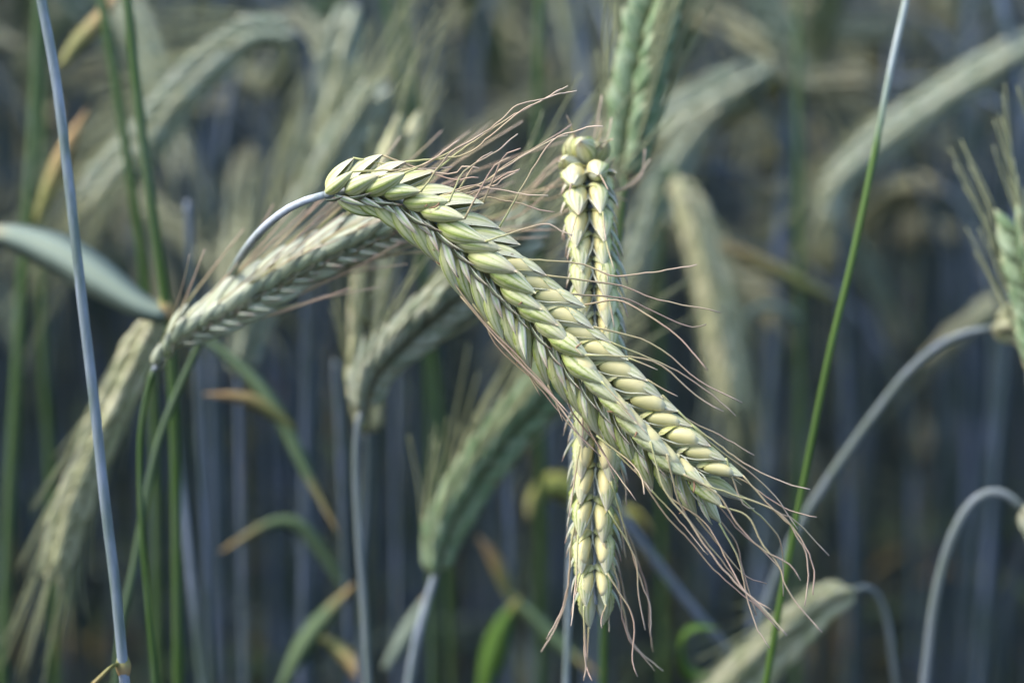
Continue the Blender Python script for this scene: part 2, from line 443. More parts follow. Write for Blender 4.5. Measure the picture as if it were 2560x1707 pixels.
def to_ground(pts, lean=0.15):
    """continue a stem from its last visible point down to the soil, turning gradually upright"""
    p = [np.asarray(q, float) for q in pts]
    d = unit(p[-1] - p[-2]); q = p[-1].copy()
    if d[2] > -0.3: d = unit(np.array([d[0] * 0.5, d[1] * 0.5, -0.8]))
    while q[2] > 0.06:
        d = unit(d * 0.8 + np.array([0, 0, -1.0]) * 0.2)
        q = q + d * min(0.09, q[2] + 0.005)
        p.append(q.copy())
    p[-1][2] = -0.012
    return p
def stem_path(pix, n=60, down=True):
    """pix: [(x, y, depth)...] from the ear base down"""
    p = [at(*q) for q in pix]
    vis = spline(p, 40)
    full = to_ground(vis) if down else list(vis)
    return np.array(full)

def build_plant(label, ear_pix, stem_pix, theta=(30, 40, 60), n_side=22, L=0.0122, side=1, detail=2, stem_r=0.0011, stem_mat='waxy',
                ear_mat='ear', traces=(), awn_len=(0.015, 0.035), awn_share=1.0, leaves=(), group=None, seed=1, open_from=0.45, ajar=0.66, vgrow=1.0, scraps=0, plump=1.27, sparse=0.0, warp=0.84, cool=False, slim=1.0,
                spread=(0.44, 0.32), t0=0.0, taper=(0.72, 1.0, 0.78), droop=0.1, name='rye_plant', node=True, awn_r=0.00026, base_r=None, awn_depth=0.0):
    r = np.random.default_rng(seed)
    if detail == 1: spread = (spread[0] * 1.22, spread[1] * 1.22); awn_r = 0.0003
    path = spline([at(*q) for q in ear_pix], 80)
    sp = stem_path(stem_pix)
    B = sp[-1].copy(); B[2] = -0.012
    root = bpy.data.objects.new(name, None); COL.objects.link(root)
    root.location = B.tolist(); root.empty_display_size = 0.02
    tag(root, label, 'plant', group)
    # stem
    ns = len(sp); tt = np.linspace(0, 1, ns)
    R = stem_r * np.interp(np.arange(ns), [0, 6, 40, ns], [0.82, 0.95, 1.05, 1.7])
    obj('stem', make_mesh('stem', tube(sp - B, R, 10), M[stem_mat]), root)
    # ear: the rachis, with every husk, grain, glume and awn as its pieces
    rr = np.interp(np.linspace(0, 1, 80), [0, 0.1, 1], [stem_r * 0.85, 0.0008, 0.0004])
    zig = np.array([0.00022 * math.sin(k * 0.8) for k in range(80)])
    rach = path - B + np.outer(zig, RGT)
    ear = obj('ear', make_mesh('rachis', tube(rach, rr, 8), M['waxy' if detail == 2 else stem_mat]), root)
    fl = ear_layout(path, theta, n_side, L, side, taper, spread, seed=seed, t0=t0, vgrow=vgrow, warp=warp)
    fl = [f for f in fl if not (f['t'] < sparse and (f['lat'] < 0 or f['row'] < 0))]
    for f in fl:
        if detail == 2:
            op = f['t'] > open_from + r.normal(0, 0.06)
            h = (HUSK_OPEN if f['t'] > ajar + r.normal(0, 0.07) else HUSK_AJAR) if op else (HUSK_COOL if cool else HUSK_SHUT)
            wd = plump + r.normal(0, 0.07)
            if f['row'] < 0: wd *= slim
            obj('husk', h[r.integers(4)], ear, fmat(f, B, wd))
            if op:
                obj('grain', GRAIN[r.integers(3)], ear, fmat(f, B, wd * 1.0, 0.0003))
            g = dict(f); g['D'] = unit(f['T'] + f['U'] * 0.30 + f['V'] * 0.52 + r.normal(0, 0.05, 3)); k = f['V'] * 0.8 - f['U'] * 0.25; g['K'] = unit(k - g['D'] * (k @ g['D']))
            g['N'] = np.cross(g['D'], g['K']); g['L'] = f['L'] * (0.74 + r.normal(0, 0.07)); g['p'] = f['p'] + f['V'] * 0.0013 - f['U'] * 0.0011
            obj('glume', GLUME[r.integers(3)], ear, fmat(g, B))
        else:
            obj('floret', FLORET[ear_mat][r.integers(2)], ear, fmat(f, B, 1.0))
    # dried anthers and curled scraps caught on the husks
    front = [f for f in fl if f['V'] @ (C0 - f['p']) > 0 and 0.08 < f['t'] < 0.95]
    for _ in range(scraps):
        f = front[r.integers(len(front))]; q = f['p'] + f['D'] * f['L'] * r.uniform(0.35, 0.9) + f['K'] * f['L'] * 0.10
        d = unit(f['D'] * r.uniform(0.2, 1) + f['K'] * 0.5 + r.normal(0, 0.5, 3)); cu = r.normal(0, 0.5, 3); pts = [q]
        for _k in range(6): d = unit(d + cu * 0.5); pts.append(pts[-1] + d * 0.0005)
        obj('dry_anther', make_mesh('dry_anther', tube(np.array(pts) - B, np.array([1, 1.5, 1.7, 1.6, 1.4, 1.1, 0.5]) * 0.00015, 5), M['scrap']), ear)
    # awns
    used = set()
    tips = np.array([f['p'] + f['D'] * f['L'] * 0.97 for f in fl]); tpx = np.array([to_px(q) for q in tips])
    hpx = np.array([to_px(q) for q in [f['p'] + f['D'] * f['L'] * 1.5 for f in fl]]); fdir = hpx[:, :2] - tpx[:, :2]; fdir /= np.linalg.norm(fdir, axis=1, keepdims=True) + 1e-9
    for tr in traces:
        a = np.array(tr[0], float)
        e = np.array(tr[min(2, len(tr) - 1)], float)
        dv = e - tpx[:, :2]; dv /= np.linalg.norm(dv, axis=1, keepdims=True) + 1e-9
        cs = np.sum(dv * fdir, axis=1)
        cost = np.hypot(tpx[:, 0] - a[0], tpx[:, 1] - a[1]) + 260 * (1 - cs) + np.array([1e4 if k in used else 0 for k in range(len(fl))])
        k = int(np.argmin(cost)); used.add(k)
        d0 = tpx[k, 2]; dr = r.normal(awn_depth, 0.006)
        px = [tpx[k]]
        rest = [np.array(q, float) for q in tr]
        ax = rest[-1] - tpx[k][:2]; al = np.hypot(*ax); ax = ax / al
        rest = [q for q in rest[:-1] if (q - tpx[k][:2]) @ ax > min(60, 0.3 * al)] + [rest[-1]]
        while len(rest) > 2:
            g0, g1 = rest[0] - tpx[k][:2], rest[1] - rest[0]
            if g0 @ g1 / (np.hypot(*g0) * np.hypot(*g1) + 1e-9) > 0.72: break
            rest.pop(0)
        m = len(rest)
        for q, pt in enumerate(rest):
            px.append(np.array([pt[0], pt[1], d0 + dr * (q + 1) / m]))
        P = spline([at(*q) for q in px], max(10, 5 * m))
        P[2:-1] += r.normal(0, 0.00006, P[2:-1].shape)
        obj('awn', make_mesh('awn', awn_mesh(P - B, awn_r, awn_r * 0.6), M['awn']), ear)
    for k, f in enumerate(fl):
        if k in used or r.random() > awn_share: continue
        ln = r.uniform(*awn_len)
        P = loose_awn(f, ln, r, droop, hug=0.42 if detail == 2 else 0.66)
        obj('awn', make_mesh('awn', awn_mesh(P - B, awn_r * 0.95, awn_r * 0.5, 4), M['awn' if detail == 2 else 'softawn']), ear)
    for lf in leaves: add_leaf(root, B, *lf)
    return root
def add_leaf(root, B, pix, width, mat='leaf', tilt=0.5, twist=0.0, name='leaf'):
    P = spline([at(*q) for q in pix], 26)
    T0 = unit(P[3] - P[0]); c = unit(C0 - P[0])
    sd = np.cross(T0, c) * math.cos(tilt) + c * math.sin(tilt)
    return obj(name, make_mesh('leaf', blade(P - B, width, sd, twist=twist), M[mat]), root)
def build_stalk(label, stem_pix, stem_r, mat, leaves=(), group=None, name='rye_stalk', node=None):
    """a stalk whose ear is out of the frame: it goes on past the top of the picture"""
    sp = stem_path(stem_pix)
    B = sp[-1].copy(); B[2] = -0.012
    root = bpy.data.objects.new(name, None); COL.objects.link(root); root.location = B.tolist(); root.empty_display_size = 0.02
    tag(root, label, 'plant', group)
    ns = len(sp)
    obj('stem', make_mesh('stem', tube(sp - B, stem_r * np.interp(np.arange(ns), [0, 40, ns], [0.9, 1.0, 1.5]), 10), M[mat]), root)
    for q in (node or []):
        P = spline([at(*q[0]), at(*q[1])], 7)
        obj('node', make_mesh('node', tube(P - B, stem_r * np.array([1.02, 1.2, 1.42, 1.5, 1.4, 1.2, 1.02]), 10), M['dry']), root)
    for lf in leaves: add_leaf(root, B, *lf)
    return root

def Z(region, s):
    return lambda pts: [(region[0] + x / s, region[1] + y / s) for x, y in pts]
R5, R4, FV = Z((1000, 180), 2.704), Z((1330, 900), 1.943), Z((0, 0), 1 / 1.0884)

# ------------------------------------------------------------------ the sharp ear across the middle
hero_awns = [R5(t) for t in (
    [(130,630),(260,580),(420,500),(600,390),(700,310),(770,240),(860,205),(980,180),(1080,150),(1195,128)],
    [(230,660),(400,540),(560,430),(720,320),(860,245),(980,180),(1135,95)],
    [(300,660),(430,560),(600,440),(760,310),(860,240),(1000,170),(1090,115)],
    [(150,630),(290,540),(400,460)], [(170,650),(330,560),(470,470),(560,415)],
    [(400,700),(520,610),(625,540)], [(420,690),(560,590),(670,530),(710,490),(795,420)],
    [(440,700),(560,630),(700,580),(815,518)], [(450,770),(620,660),(740,580)],
    [(480,780),(700,640),(900,520),(1100,400),(1160,355)], [(500,775),(700,650),(900,530),(1050,450),(1135,428)],
    [(520,780),(760,630),(1000,500),(1200,400),(1270,372),(1370,368)], [(560,790),(700,700),(810,658)],
    [(600,780),(700,720),(800,670)], [(430,780),(600,790),(720,805),(860,830),(1000,836)],
    [(540,858),(700,872),(830,895),(940,930),(1045,948)], [(640,955),(800,985),(960,1030),(1100,1080),(1165,1105)],
    [(330,720),(450,715),(530,715)], [(180,655),(280,650),(350,642)], [(300,690),(420,640),(535,650)])]
hero_awns += [FV(t) for t in (
    [(1250,580),(1330,605),(1400,632),(1448,632),(1520,622),(1600,608)], [(1290,620),(1420,655),(1500,685),(1655,718)],
    [(1330,640),(1430,685),(1500,715),(1580,750),(1622,745)], [(1420,690),(1480,720),(1560,775),(1625,850)],
    [(1400,720),(1500,790),(1600,870),(1705,925)], [(1430,760),(1530,840),(1620,895),(1690,955)],
    [(1400,750),(1500,830),(1600,910),(1662,945)], [(1030, 628), (1110, 738), (1200, 828), (1270, 908), (1320, 968)],
    [(1070, 668), (1130, 778), (1230, 878), (1310, 978), (1380, 1048)], [(1060, 658), (1150, 788), (1250, 888), (1310, 953)],
    [(1100, 718), (1180, 818), (1280, 928), (1350, 1028)], [(930,525),(1000,570),(1060,625),(1090,650)],
    [(1230, 838), (1310, 938), (1380, 1028), (1420, 1118)], [(1280, 878), (1350, 978), (1410, 1078), (1460, 1148)],
    [(1130, 738), (1210, 848), (1290, 938), (1330, 998)], [(960,545),(1010,575),(1045,600)])]
hero_awns += [R4(t) for t in (
    [(640,180),(760,290),(900,360),(1080,462)], [(650,200),(800,330),(960,450),(1080,530),(1240,600),(1352,628)],
    [(760,330),(900,430),(1050,540),(1180,660),(1290,820)], [(850,470),(1000,570),(1120,650),(1240,725),(1382,762)],
    [(900,520),(1040,620),(1200,740),(1300,800),(1442,948)], [(960,600),(1100,700),(1180,830),(1215,930),(1220,1050),(1220,1145)],
    [(1000,560),(1150,700),(1270,820),(1335,915),(1370,1030),(1365,1140)], [(1000,580),(1180,730),(1290,860),(1335,950),(1340,1060),(1325,1190)],
    [(940,700),(1050,760),(1110,880),(1200,1000),(1240,1110),(1320,1220),(1410,1320)], [(900,650),(1000,800),(1120,920),(1250,990),(1305,1070)],
    [(760,650),(880,830),(950,950),(1040,1050),(1140,1085)], [(720,620),(850,800),(950,980),(1040,1130),(1160,1210)],
    [(640,500),(720,700),(820,850),(930,980),(1040,1130),(1240,1335)], [(560,480),(640,620),(760,780),(870,940),(1000,1090),(1130,1210),(1240,1338)],
    [(540,540),(640,740),(760,870),(870,1000),(1000,1120),(1100,1200),(1200,1310)], [(880,760),(960,840),(1000,960),(1040,1130),(1090,1290),(1155,1398)],
    [(900,760),(990,880),(1020,1000),(1090,1240)], [(600,560),(700,760),(800,880),(855,945)], [(960,660),(1020,690),(1080,720)],
    [(900,700),(1010,830),(1130,930),(1220,1030)], [(480,480),(530,570),(580,640)], [(440,400),(510,530),(545,650)])]
build_plant('sharp pale green nodding rye ear with long pinkish awns, crossing before a hanging ear',
    [(812, 487, .604), (880, 476, .603), (960, 486, .602), (1060, 532, .601), (1170, 624, .600), (1290, 742, .599), (1400, 858, .598), (1520, 985, .597), (1640, 1100, .596), (1790, 1228, .595)],
    [(812, 487, .604), (775, 497, .606), (720, 522, .610), (660, 570, .622), (610, 630, .642), (570, 700, .668), (530, 790, .690), (495, 870, .698), (440, 990, .702), (395, 1110, .704), (365, 1250, .706), (335, 1420, .708), (305, 1560, .71), (290, 1707, .712)],
    theta=(24, 40, 66), n_side=22, L=0.0142, side=-1, detail=2, stem_r=0.00112, stem_mat='waxtop', traces=hero_awns,
    awn_len=(0.004, 0.013), awn_share=0.45, seed=3, open_from=0.40, ajar=0.60, spread=(0.60, 0.36), vgrow=1.4, scraps=16, slim=0.80)

# ------------------------------------------------------------------ the ear hanging straight down behind it
hang_awns = [R4(t) for t in (
    [(220,440),(210,560),(180,760)], [(215,500),(205,640),(195,745)], [(225,700),(190,900),(180,1050),(150,1200),(70,1355)],
    [(225,800),(190,950),(165,1160),(120,1290),(45,1415)], [(230,900),(210,1100),(190,1290)], [(250,1150),(245,1300),(255,1420),(262,1480),(250,1555)],
    [(262,1160),(258,1330),(262,1480),(292,1555)], [(330,1200),(335,1260),(340,1300)], [(370,1180),(372,1250),(375,1320)],
    [(390,800),(420,1000),(450,1150),(480,1218)], [(395,850),(420,1080),(440,1250),(480,1370),(540,1440),(595,1508)],
    [(400,900),(430,1150),(470,1330),(530,1420),(637,1508)], [(420,700),(490,900),(520,1000),(560,1120),(575,1330),(588,1415)],
    [(430,740),(500,960),(515,1130),(550,1310)], [(430,750),(490,950),(540,1100),(575,1200),(575,1340)], [(430,1000),(480,1050),(490,1250),(487,1440),(512,1535)],
    [(430,400),(445,560),(460,705)], [(400,580),(410,670),(415,755)], [(240,600),(215,800),(212,980)], [(410,620),(430,800),(455,960)])]
build_plant('rye ear hanging straight down, two neat columns of yellow grains, behind the crossing ear',
    [(1452, 520, .668), (1455, 452, .655), (1462, 415, .641), (1470, 470, .632), (1481, 600, .627), (1488, 760, .624), (1492, 950, .621), (1490, 1150, .619), (1484, 1330, .617), (1490, 1510, .615)],
    [(1452, 520, .668), (1448, 640, .680), (1444, 820, .688), (1436, 1100, .694), (1425, 1400, .70), (1415, 1707, .705)],
    theta=(84, 88, 90), n_side=22, L=0.0138, warp=0.62, side=1, detail=2, stem_r=0.0009, traces=hang_awns, awn_len=(0.004, 0.012), awn_share=0.5, seed=5,
    open_from=0.16, ajar=0.62, spread=(0.46, 0.24), taper=(0.5, 0.99, 0.72), scraps=8)

# ------------------------------------------------------------------ the ear rising to the right behind the first one
ear2_awns = [R5(t) for t in (
    [(600,1060),(690,960),(860,800),(960,700),(1050,600),(1150,550)], [(640,1050),(800,900),(950,740),(1060,640),(1135,620)],
    [(700,1060),(860,950),(1000,780),(1130,650),(1290,490),(1330,350),(1365,160)], [(720,1060),(850,1000),(1100,760),(1300,550),(1400,450),(1430,310)],
    [(760,1080),(900,1050),(1200,900),(1380,830),(1560,770),(1640,680),(1655,520)], [(700,1000),(900,900),(1000,800),(1160,640),(1170,530)],
    [(780,1080),(1000,1000),(1250,880),(1400,835),(1540,870)], [(740,1040),(1000,860),(1200,700),(1340,520),(1350,330)],
    [(640,1000),(780,880),(900,760),(1000,650),(1140,545)], [(820,1060),(1100,950),(1300,860),(1500,790),(1600,720),(1690,590)])]
build_plant('soft green rye ear rising from a thin jointed stem, its base spikelets set apart',
    [(383, 925, .672), (430, 860, .668), (520, 800, .664), (640, 730, .660), (770, 655, .657), (900, 595, .655), (1010, 560, .654), (1110, 535, .654)],
    [(383, 925, .672), (368, 980, .673), (353, 1070, .674), (350, 1180, .675), (355, 1320, .676), (368, 1480, .678), (388, 1707, .68)],
    theta=(24, 30, 38), n_side=20, L=0.0136, side=-1, detail=2, stem_r=0.00088, stem_mat='green', traces=ear2_awns, awn_len=(0.022, 0.040), awn_share=0.85,
    seed=9, open_from=0.95, cool=True, plump=1.0, sparse=0.10, spread=(0.33, 0.25), t0=0.02, taper=(0.62, 1.0, 0.8), droop=-0.02)

# ------------------------------------------------------------------ softer ears, further back
G = None
build_plant('blurred rye ear slanting up, pale lilac beads along its side',
    [(902, 1030, .715), (935, 930, .712), (1020, 840, .708), (1110, 760, .704), (1220, 660, .70), (1320, 560, .70)],
    [(902, 1030, .715), (893, 1080, .716), (890, 1180, .718), (897, 1350, .72), (910, 1520, .722), (920, 1707, .724)],
    theta=(30, 30, 34), n_side=20, L=0.0125, side=-1, detail=1, ear_mat='ear', stem_mat='grey', stem_r=0.00105, seed=13, awn_share=0.6, awn_len=(0.03, 0.05), spread=(0.38, 0.28), droop=-0.05)
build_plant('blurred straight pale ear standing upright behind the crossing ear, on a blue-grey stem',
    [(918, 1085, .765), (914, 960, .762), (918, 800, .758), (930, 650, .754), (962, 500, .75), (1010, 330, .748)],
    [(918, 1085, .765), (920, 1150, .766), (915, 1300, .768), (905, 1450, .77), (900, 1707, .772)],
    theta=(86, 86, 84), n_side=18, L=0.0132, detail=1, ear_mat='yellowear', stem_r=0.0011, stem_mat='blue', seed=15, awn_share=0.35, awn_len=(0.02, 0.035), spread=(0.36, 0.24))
build_plant('blurred green ear leaning from a pale blue stem beneath the crossing ear',
    [(1085, 1440, .752), (1110, 1330, .752), (1180, 1200, .75), (1270, 1075, .748), (1370, 960, .746), (1450, 860, .744)],
    [(1085, 1440, .752), (1068, 1500, .752), (1040, 1600, .753), (1022, 1707, .754)],
    theta=(34, 36, 40), n_side=20, L=0.0125, side=-1, detail=1, ear_mat='greenear', stem_r=0.0012, stem_mat='waxy', seed=17, awn_len=(0.02, 0.045), spread=(0.38, 0.28))
build_plant('blurred straw-yellow ear hanging beneath the broad drooping leaf, awns at its tip',
    [(400, 770, .745), (372, 830, .745), (315, 950, .745), (250, 1090, .745), (190, 1240, .745), (135, 1420, .745)],
    [(400, 770, .745), (408, 745, .752), (418, 770, .765), (426, 900, .775), (440, 1100, .782), (468, 1350, .79), (505, 1707, .80)],
    theta=(42, 46, 50), n_side=19, L=0.0115, side=1, detail=1, ear_mat='yellowear', stem_r=0.0011, stem_mat='waxy', seed=19, awn_share=0.7, awn_len=(0.02, 0.035), spread=(0.24, 0.17))
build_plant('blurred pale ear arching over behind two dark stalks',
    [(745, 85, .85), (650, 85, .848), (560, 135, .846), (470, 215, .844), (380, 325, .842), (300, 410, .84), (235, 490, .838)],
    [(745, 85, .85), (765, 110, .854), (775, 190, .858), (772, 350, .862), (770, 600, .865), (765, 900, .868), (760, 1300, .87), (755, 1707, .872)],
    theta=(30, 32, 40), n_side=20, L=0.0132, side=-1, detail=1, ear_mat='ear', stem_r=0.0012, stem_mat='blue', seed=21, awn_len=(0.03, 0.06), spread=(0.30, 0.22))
build_plant('blurred long green-white ear above a thin stem, leaning behind the soft green ear',
    [(595, 940, .84), (625, 830, .838), (690, 680, .836), (770, 520, .834), (850, 370, .832), (930, 240, .83)],
    [(595, 940, .84), (598, 1010, .841), (600, 1150, .843), (605, 1400, .845), (612, 1707, .848)],
    theta=(40, 40, 40), n_side=21, L=0.0130, side=-1, detail=1, ear_mat='ear', stem_r=0.0012, stem_mat='blue', seed=23, awn_len=(0.03, 0.05), spread=(0.30, 0.22))
build_plant('blurred drooping ear with white tip scale, leaning beside two crossed dark stalks',
    [(885, 15, .90), (860, 100, .898), (835, 200, .896), (800, 310, .894), (760, 430, .892)],
    [(885, 15, .90), (905, -40, .905), (935, -60, .915), (962, 20, .925), (972, 200, .935), (985, 600, .945), (990, 1100, .955), (995, 1707, .965)],
    theta=(60, 60, 60), n_side=14, L=0.013, side=1, detail=1, ear_mat='ear', stem_r=0.0011, stem_mat='blue', seed=25, awn_len=(0.03, 0.05))
build_plant('dark green upright ear with serrated bright left edge above the hanging ear',
    [(1563, 440, .712), (1572, 380, .711), (1590, 260, .71), (1615, 120, .709), (1650, -20, .708), (1690, -170, .707)],
    [(1563, 440, .712), (1558, 500, .713), (1545, 620, .715), (1530, 800, .718), (1520, 1100, .722), (1512, 1400, .726), (1508, 1707, .73)],
    theta=(34, 32, 32), n_side=21, L=0.0124, side=1, detail=1, ear_mat='greenear', stem_r=0.00115, stem_mat='green', seed=27, awn_len=(0.02, 0.045), spread=(0.46, 0.32))
build_plant('blurred broad light green ear drooping left near an upper brown withered leaf',
    [(1935, 160, .97), (1860, 200, .968), (1760, 255, .966), (1650, 320, .964), (1560, 380, .962), (1500, 430, .96)],
    [(1935, 160, .97), (1965, 150, .972), (1990, 190, .976), (2003, 320, .98), (2008, 600, .985), (2005, 1000, .99), (2000, 1707, 1.0)],
    theta=(30, 32, 34), n_side=20, L=0.0135, side=-1, detail=1, ear_mat='ear', stem_r=0.0013, stem_mat='blue', seed=29, awn_len=(0.02, 0.045), spread=(0.34, 0.26),
    leaves=[([(2003, 260, .98), (1930, 215, .975), (1850, 270, .97), (1740, 330, .965), (1640, 385, .96), (1570, 470, .955)], 0.011, 'dry', 0.2, 0.3)])
build_plant('blurred long smooth ear bending down behind the thin green stalk',
    [(2640, 70, .95), (2540, 130, .948), (2420, 200, .946), (2300, 280, .944), (2180, 370, .942), (2100, 450, .94), (2075, 540, .939)],
    [(2640, 70, .95), (2700, 60, .953), (2745, 110, .957), (2760, 300, .962), (2765, 700, .968), (2765, 1200, .974), (2760, 1707, .98)],
    theta=(34, 36, 40), n_side=25, L=0.0128, side=-1, detail=1, ear_mat='ear', stem_r=0.0012, stem_mat='blue', seed=31, awn_len=(0.01, 0.03), spread=(0.26, 0.20))
build_plant('blurred yellow-green ear hanging steeply beyond the neat hanging ear',
    [(1690, 440, .90), (1718, 500, .898), (1755, 620, .896), (1785, 740, .894), (1810, 880, .892), (1830, 1010, .89)],
    [(1690, 440, .90), (1668, 425, .905), (1652, 470, .912), (1648, 650, .92), (1650, 900, .928), (1655, 1300, .936), (1660, 1707, .944)],
    theta=(40, 44, 50), n_side=17, L=0.0125, side=1, detail=1, ear_mat='yellowear', stem_r=0.0012, stem_mat='green', seed=33, awn_len=(0.015, 0.035), spread=(0.30, 0.22))
build_plant('upright green ear spraying thin awns above the yellowish ear base of an arching stem',
    [(2625, 940, .70), (2610, 840, .70), (2594, 740, .70), (2575, 650, .70), (2555, 570, .70)],
    [(2625, 940, .70), (2632, 1040, .701), (2636, 1240, .703), (2632, 1707, .707)],
    theta=(50, 50, 50), n_side=11, L=0.0128, side=1, detail=1, ear_mat='greenear', stem_r=0.0011, stem_mat='green', seed=35, awn_len=(0.02, 0.036), spread=(0.42, 0.32))
build_plant('pale stem arching to the yellowish base of a nodding ear',
    [(2480, 822, .745), (2530, 812, .742), (2590, 850, .738), (2640, 960, .734), (2670, 1120, .73), (2690, 1300, .728)],
    [(2480, 822, .745), (2420, 832, .746), (2350, 862, .747), (2270, 930, .749), (2190, 1030, .752), (2110, 1140, .755), (2030, 1260, .758), (1960, 1390, .761), (1905, 1540, .764), (1870, 1707, .767)],
    theta=(50, 50, 50), n_side=18, L=0.0122, detail=1, ear_mat='yellowear', stem_r=0.0013, stem_mat='grey', seed=37, awn_len=(0.015, 0.035))
build_plant('grey hooked stem bowing over in an arch, its ear dangling',
    [(2556, 1268, .73), (2600, 1310, .728), (2640, 1400, .726), (2670, 1520, .724), (2690, 1680, .722)],
    [(2556, 1268, .73), (2515, 1236, .73), (2470, 1232, .731), (2425, 1262, .732), (2385, 1330, .733), (2355, 1420, .735), (2332, 1530, .737), (2312, 1707, .74)],
    theta=(50, 50, 50), n_side=17, L=0.0122, detail=1, ear_mat='ear', stem_r=0.0014, stem_mat='grey', seed=39, awn_len=(0.015, 0.035))
build_plant('blurred straw-coloured ear drooping low, below the awn tips',
    [(2135, 1475, .765), (2075, 1500, .763), (2000, 1555, .761), (1920, 1630, .759), (1840, 1710, .757), (1760, 1790, .755), (1690, 1870, .753)],
    [(2135, 1475, .765), (2165, 1468, .767), (2195, 1490, .77), (2220, 1560, .773), (2240, 1707, .777)],
    theta=(60, 64, 70), n_side=20, L=0.0128, side=-1, detail=1, ear_mat='yellowear', stem_r=0.001, stem_mat='grey', seed=41, awn_len=(0.01, 0.03), spread=(0.34, 0.26))

# ------------------------------------------------------------------ stalks whose ears are above the frame
build_stalk('slender sharp-edged stalk, pale above and bright green below, leaning',
    [(2300, -160, .670), (2265, 0, .670), (2225, 180, .670), (2185, 390, .670), (2130, 650, .670), (2070, 900, .671), (2010, 1200, .672), (1955, 1480, .673), (1915, 1707, .675)], 0.00095, 'greentop', name='rye_stalk')
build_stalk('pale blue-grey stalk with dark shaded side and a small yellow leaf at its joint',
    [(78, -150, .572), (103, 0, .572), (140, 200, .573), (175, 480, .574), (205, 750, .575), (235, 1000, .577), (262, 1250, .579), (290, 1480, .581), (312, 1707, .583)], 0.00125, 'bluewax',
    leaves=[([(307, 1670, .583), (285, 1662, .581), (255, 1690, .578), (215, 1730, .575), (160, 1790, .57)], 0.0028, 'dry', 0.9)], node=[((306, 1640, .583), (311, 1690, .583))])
build_stalk('very dark green stalk carrying a broad drooping grey-green leaf at its joint',
    [(302, -160, .70), (318, 0, .70), (342, 220, .702), (368, 430, .704), (395, 620, .707), (420, 790, .71), (432, 950, .713), (440, 1200, .717), (446, 1707, .724)], 0.0016, 'green',
    leaves=[([(415, 785, .708), (350, 760, .708), (260, 700, .71), (170, 640, .713), (80, 600, .716), (-20, 580, .718), (-120, 610, .72)], 0.0125, 'blueleaf', -0.3)], node=[((412, 740, .71), (423, 800, .71))])
build_stalk('blurred dark green stalk running close beside the very dark one',
    [(235, -160, .76), (255, 0, .76), (285, 180, .762), (320, 400, .765), (350, 600, .77), (372, 800, .775), (388, 1100, .782), (395, 1707, .795)], 0.0016, 'green')
build_stalk('thick blurred bright green stalk rising past the broad leaf',
    [(108, -160, .81), (98, 0, .81), (85, 300, .812), (62, 620, .814), (42, 950, .817), (22, 1300, .82), (5, 1707, .825)], 0.0019, 'green',
    leaves=[([(88, 560, .812), (118, 480, .808), (160, 380, .804), (220, 270, .80)], 0.006, 'dry', 0.3), ([(150, 165, .80), (190, 110, .80), (245, 50, .80), (300, -30, .80)], 0.0055, 'dry', 0.2)])
build_stalk('blurred black-green stalk standing close by the thick bright green one',
    [(100, -160, .86), (108, 0, .86), (106, 300, .862), (105, 620, .865), (108, 900, .87), (125, 1150, .875), (140, 1707, .885)], 0.0014, 'green')
build_stalk('dark blurred stalk crossing another in a narrow X above the sharp ear',
    [(950, -160, .86), (965, 0, .86), (990, 150, .862), (1020, 330, .865), (1050, 620, .87), (1085, 900, .876), (1110, 1200, .882), (1130, 1707, .892)], 0.0013, 'green')
build_stalk('second dark blurred stalk of the narrow X above the sharp ear',
    [(1020, -160, .84), (1008, 0, .84), (1020, 120, .842), (1045, 300, .845), (1060, 480, .85), (1066, 800, .856), (1075, 1200, .862), (1085, 1707, .872)], 0.0013, 'green')
build_stalk('blurred vivid green stalk close behind the beaded top of the hanging ear',
    [(1362, -160, .86), (1350, 0, .86), (1345, 200, .862), (1342, 420, .865), (1345, 700, .87), (1350, 1100, .878), (1352, 1707, .89)], 0.0016, 'green')
build_stalk('slim blurred yellow-green stalk behind the hanging yellow-green ear',
    [(1990, -160, .92), (1995, 200, .922), (1998, 600, .926), (2000, 900, .93), (1998, 1300, .936), (1990, 1707, .944)], 0.0013, 'green',
    leaves=[([(1998, 800, .926), (1930, 770, .92), (1870, 790, .915), (1855, 850, .912), (1875, 950, .91), (1900, 1100, .908)], 0.006, 'blueleaf', 0.5),
            ([(2085, 745, .93), (2010, 715, .925), (1900, 660, .92), (1800, 620, .915), (1700, 600, .91)], 0.006, 'dry', 0.4)])
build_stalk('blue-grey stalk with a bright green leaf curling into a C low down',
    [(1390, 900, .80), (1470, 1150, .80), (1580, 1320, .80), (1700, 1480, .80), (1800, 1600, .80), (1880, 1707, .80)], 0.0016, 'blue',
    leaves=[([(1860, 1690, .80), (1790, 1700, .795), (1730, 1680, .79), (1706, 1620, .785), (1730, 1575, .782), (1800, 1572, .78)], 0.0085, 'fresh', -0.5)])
build_stalk('blurred stalk with an arching green leaf turning orange-brown to its tip',
    [(470, 500, .78), (480, 700, .782), (490, 850, .784), (500, 1100, .787), (515, 1400, .79), (528, 1707, .795)], 0.0013, 'blue',
    leaves=[([(488, 830, .784), (550, 870, .782), (640, 950, .78), (710, 1050, .778), (770, 1180, .776), (850, 1340, .774)], 0.0055, 'leaf', 0.6),
            ([(735, 1075, .778), (690, 1040, .776), (620, 1000, .774), (510, 985, .772)], 0.0045, 'dry', 0.3)])
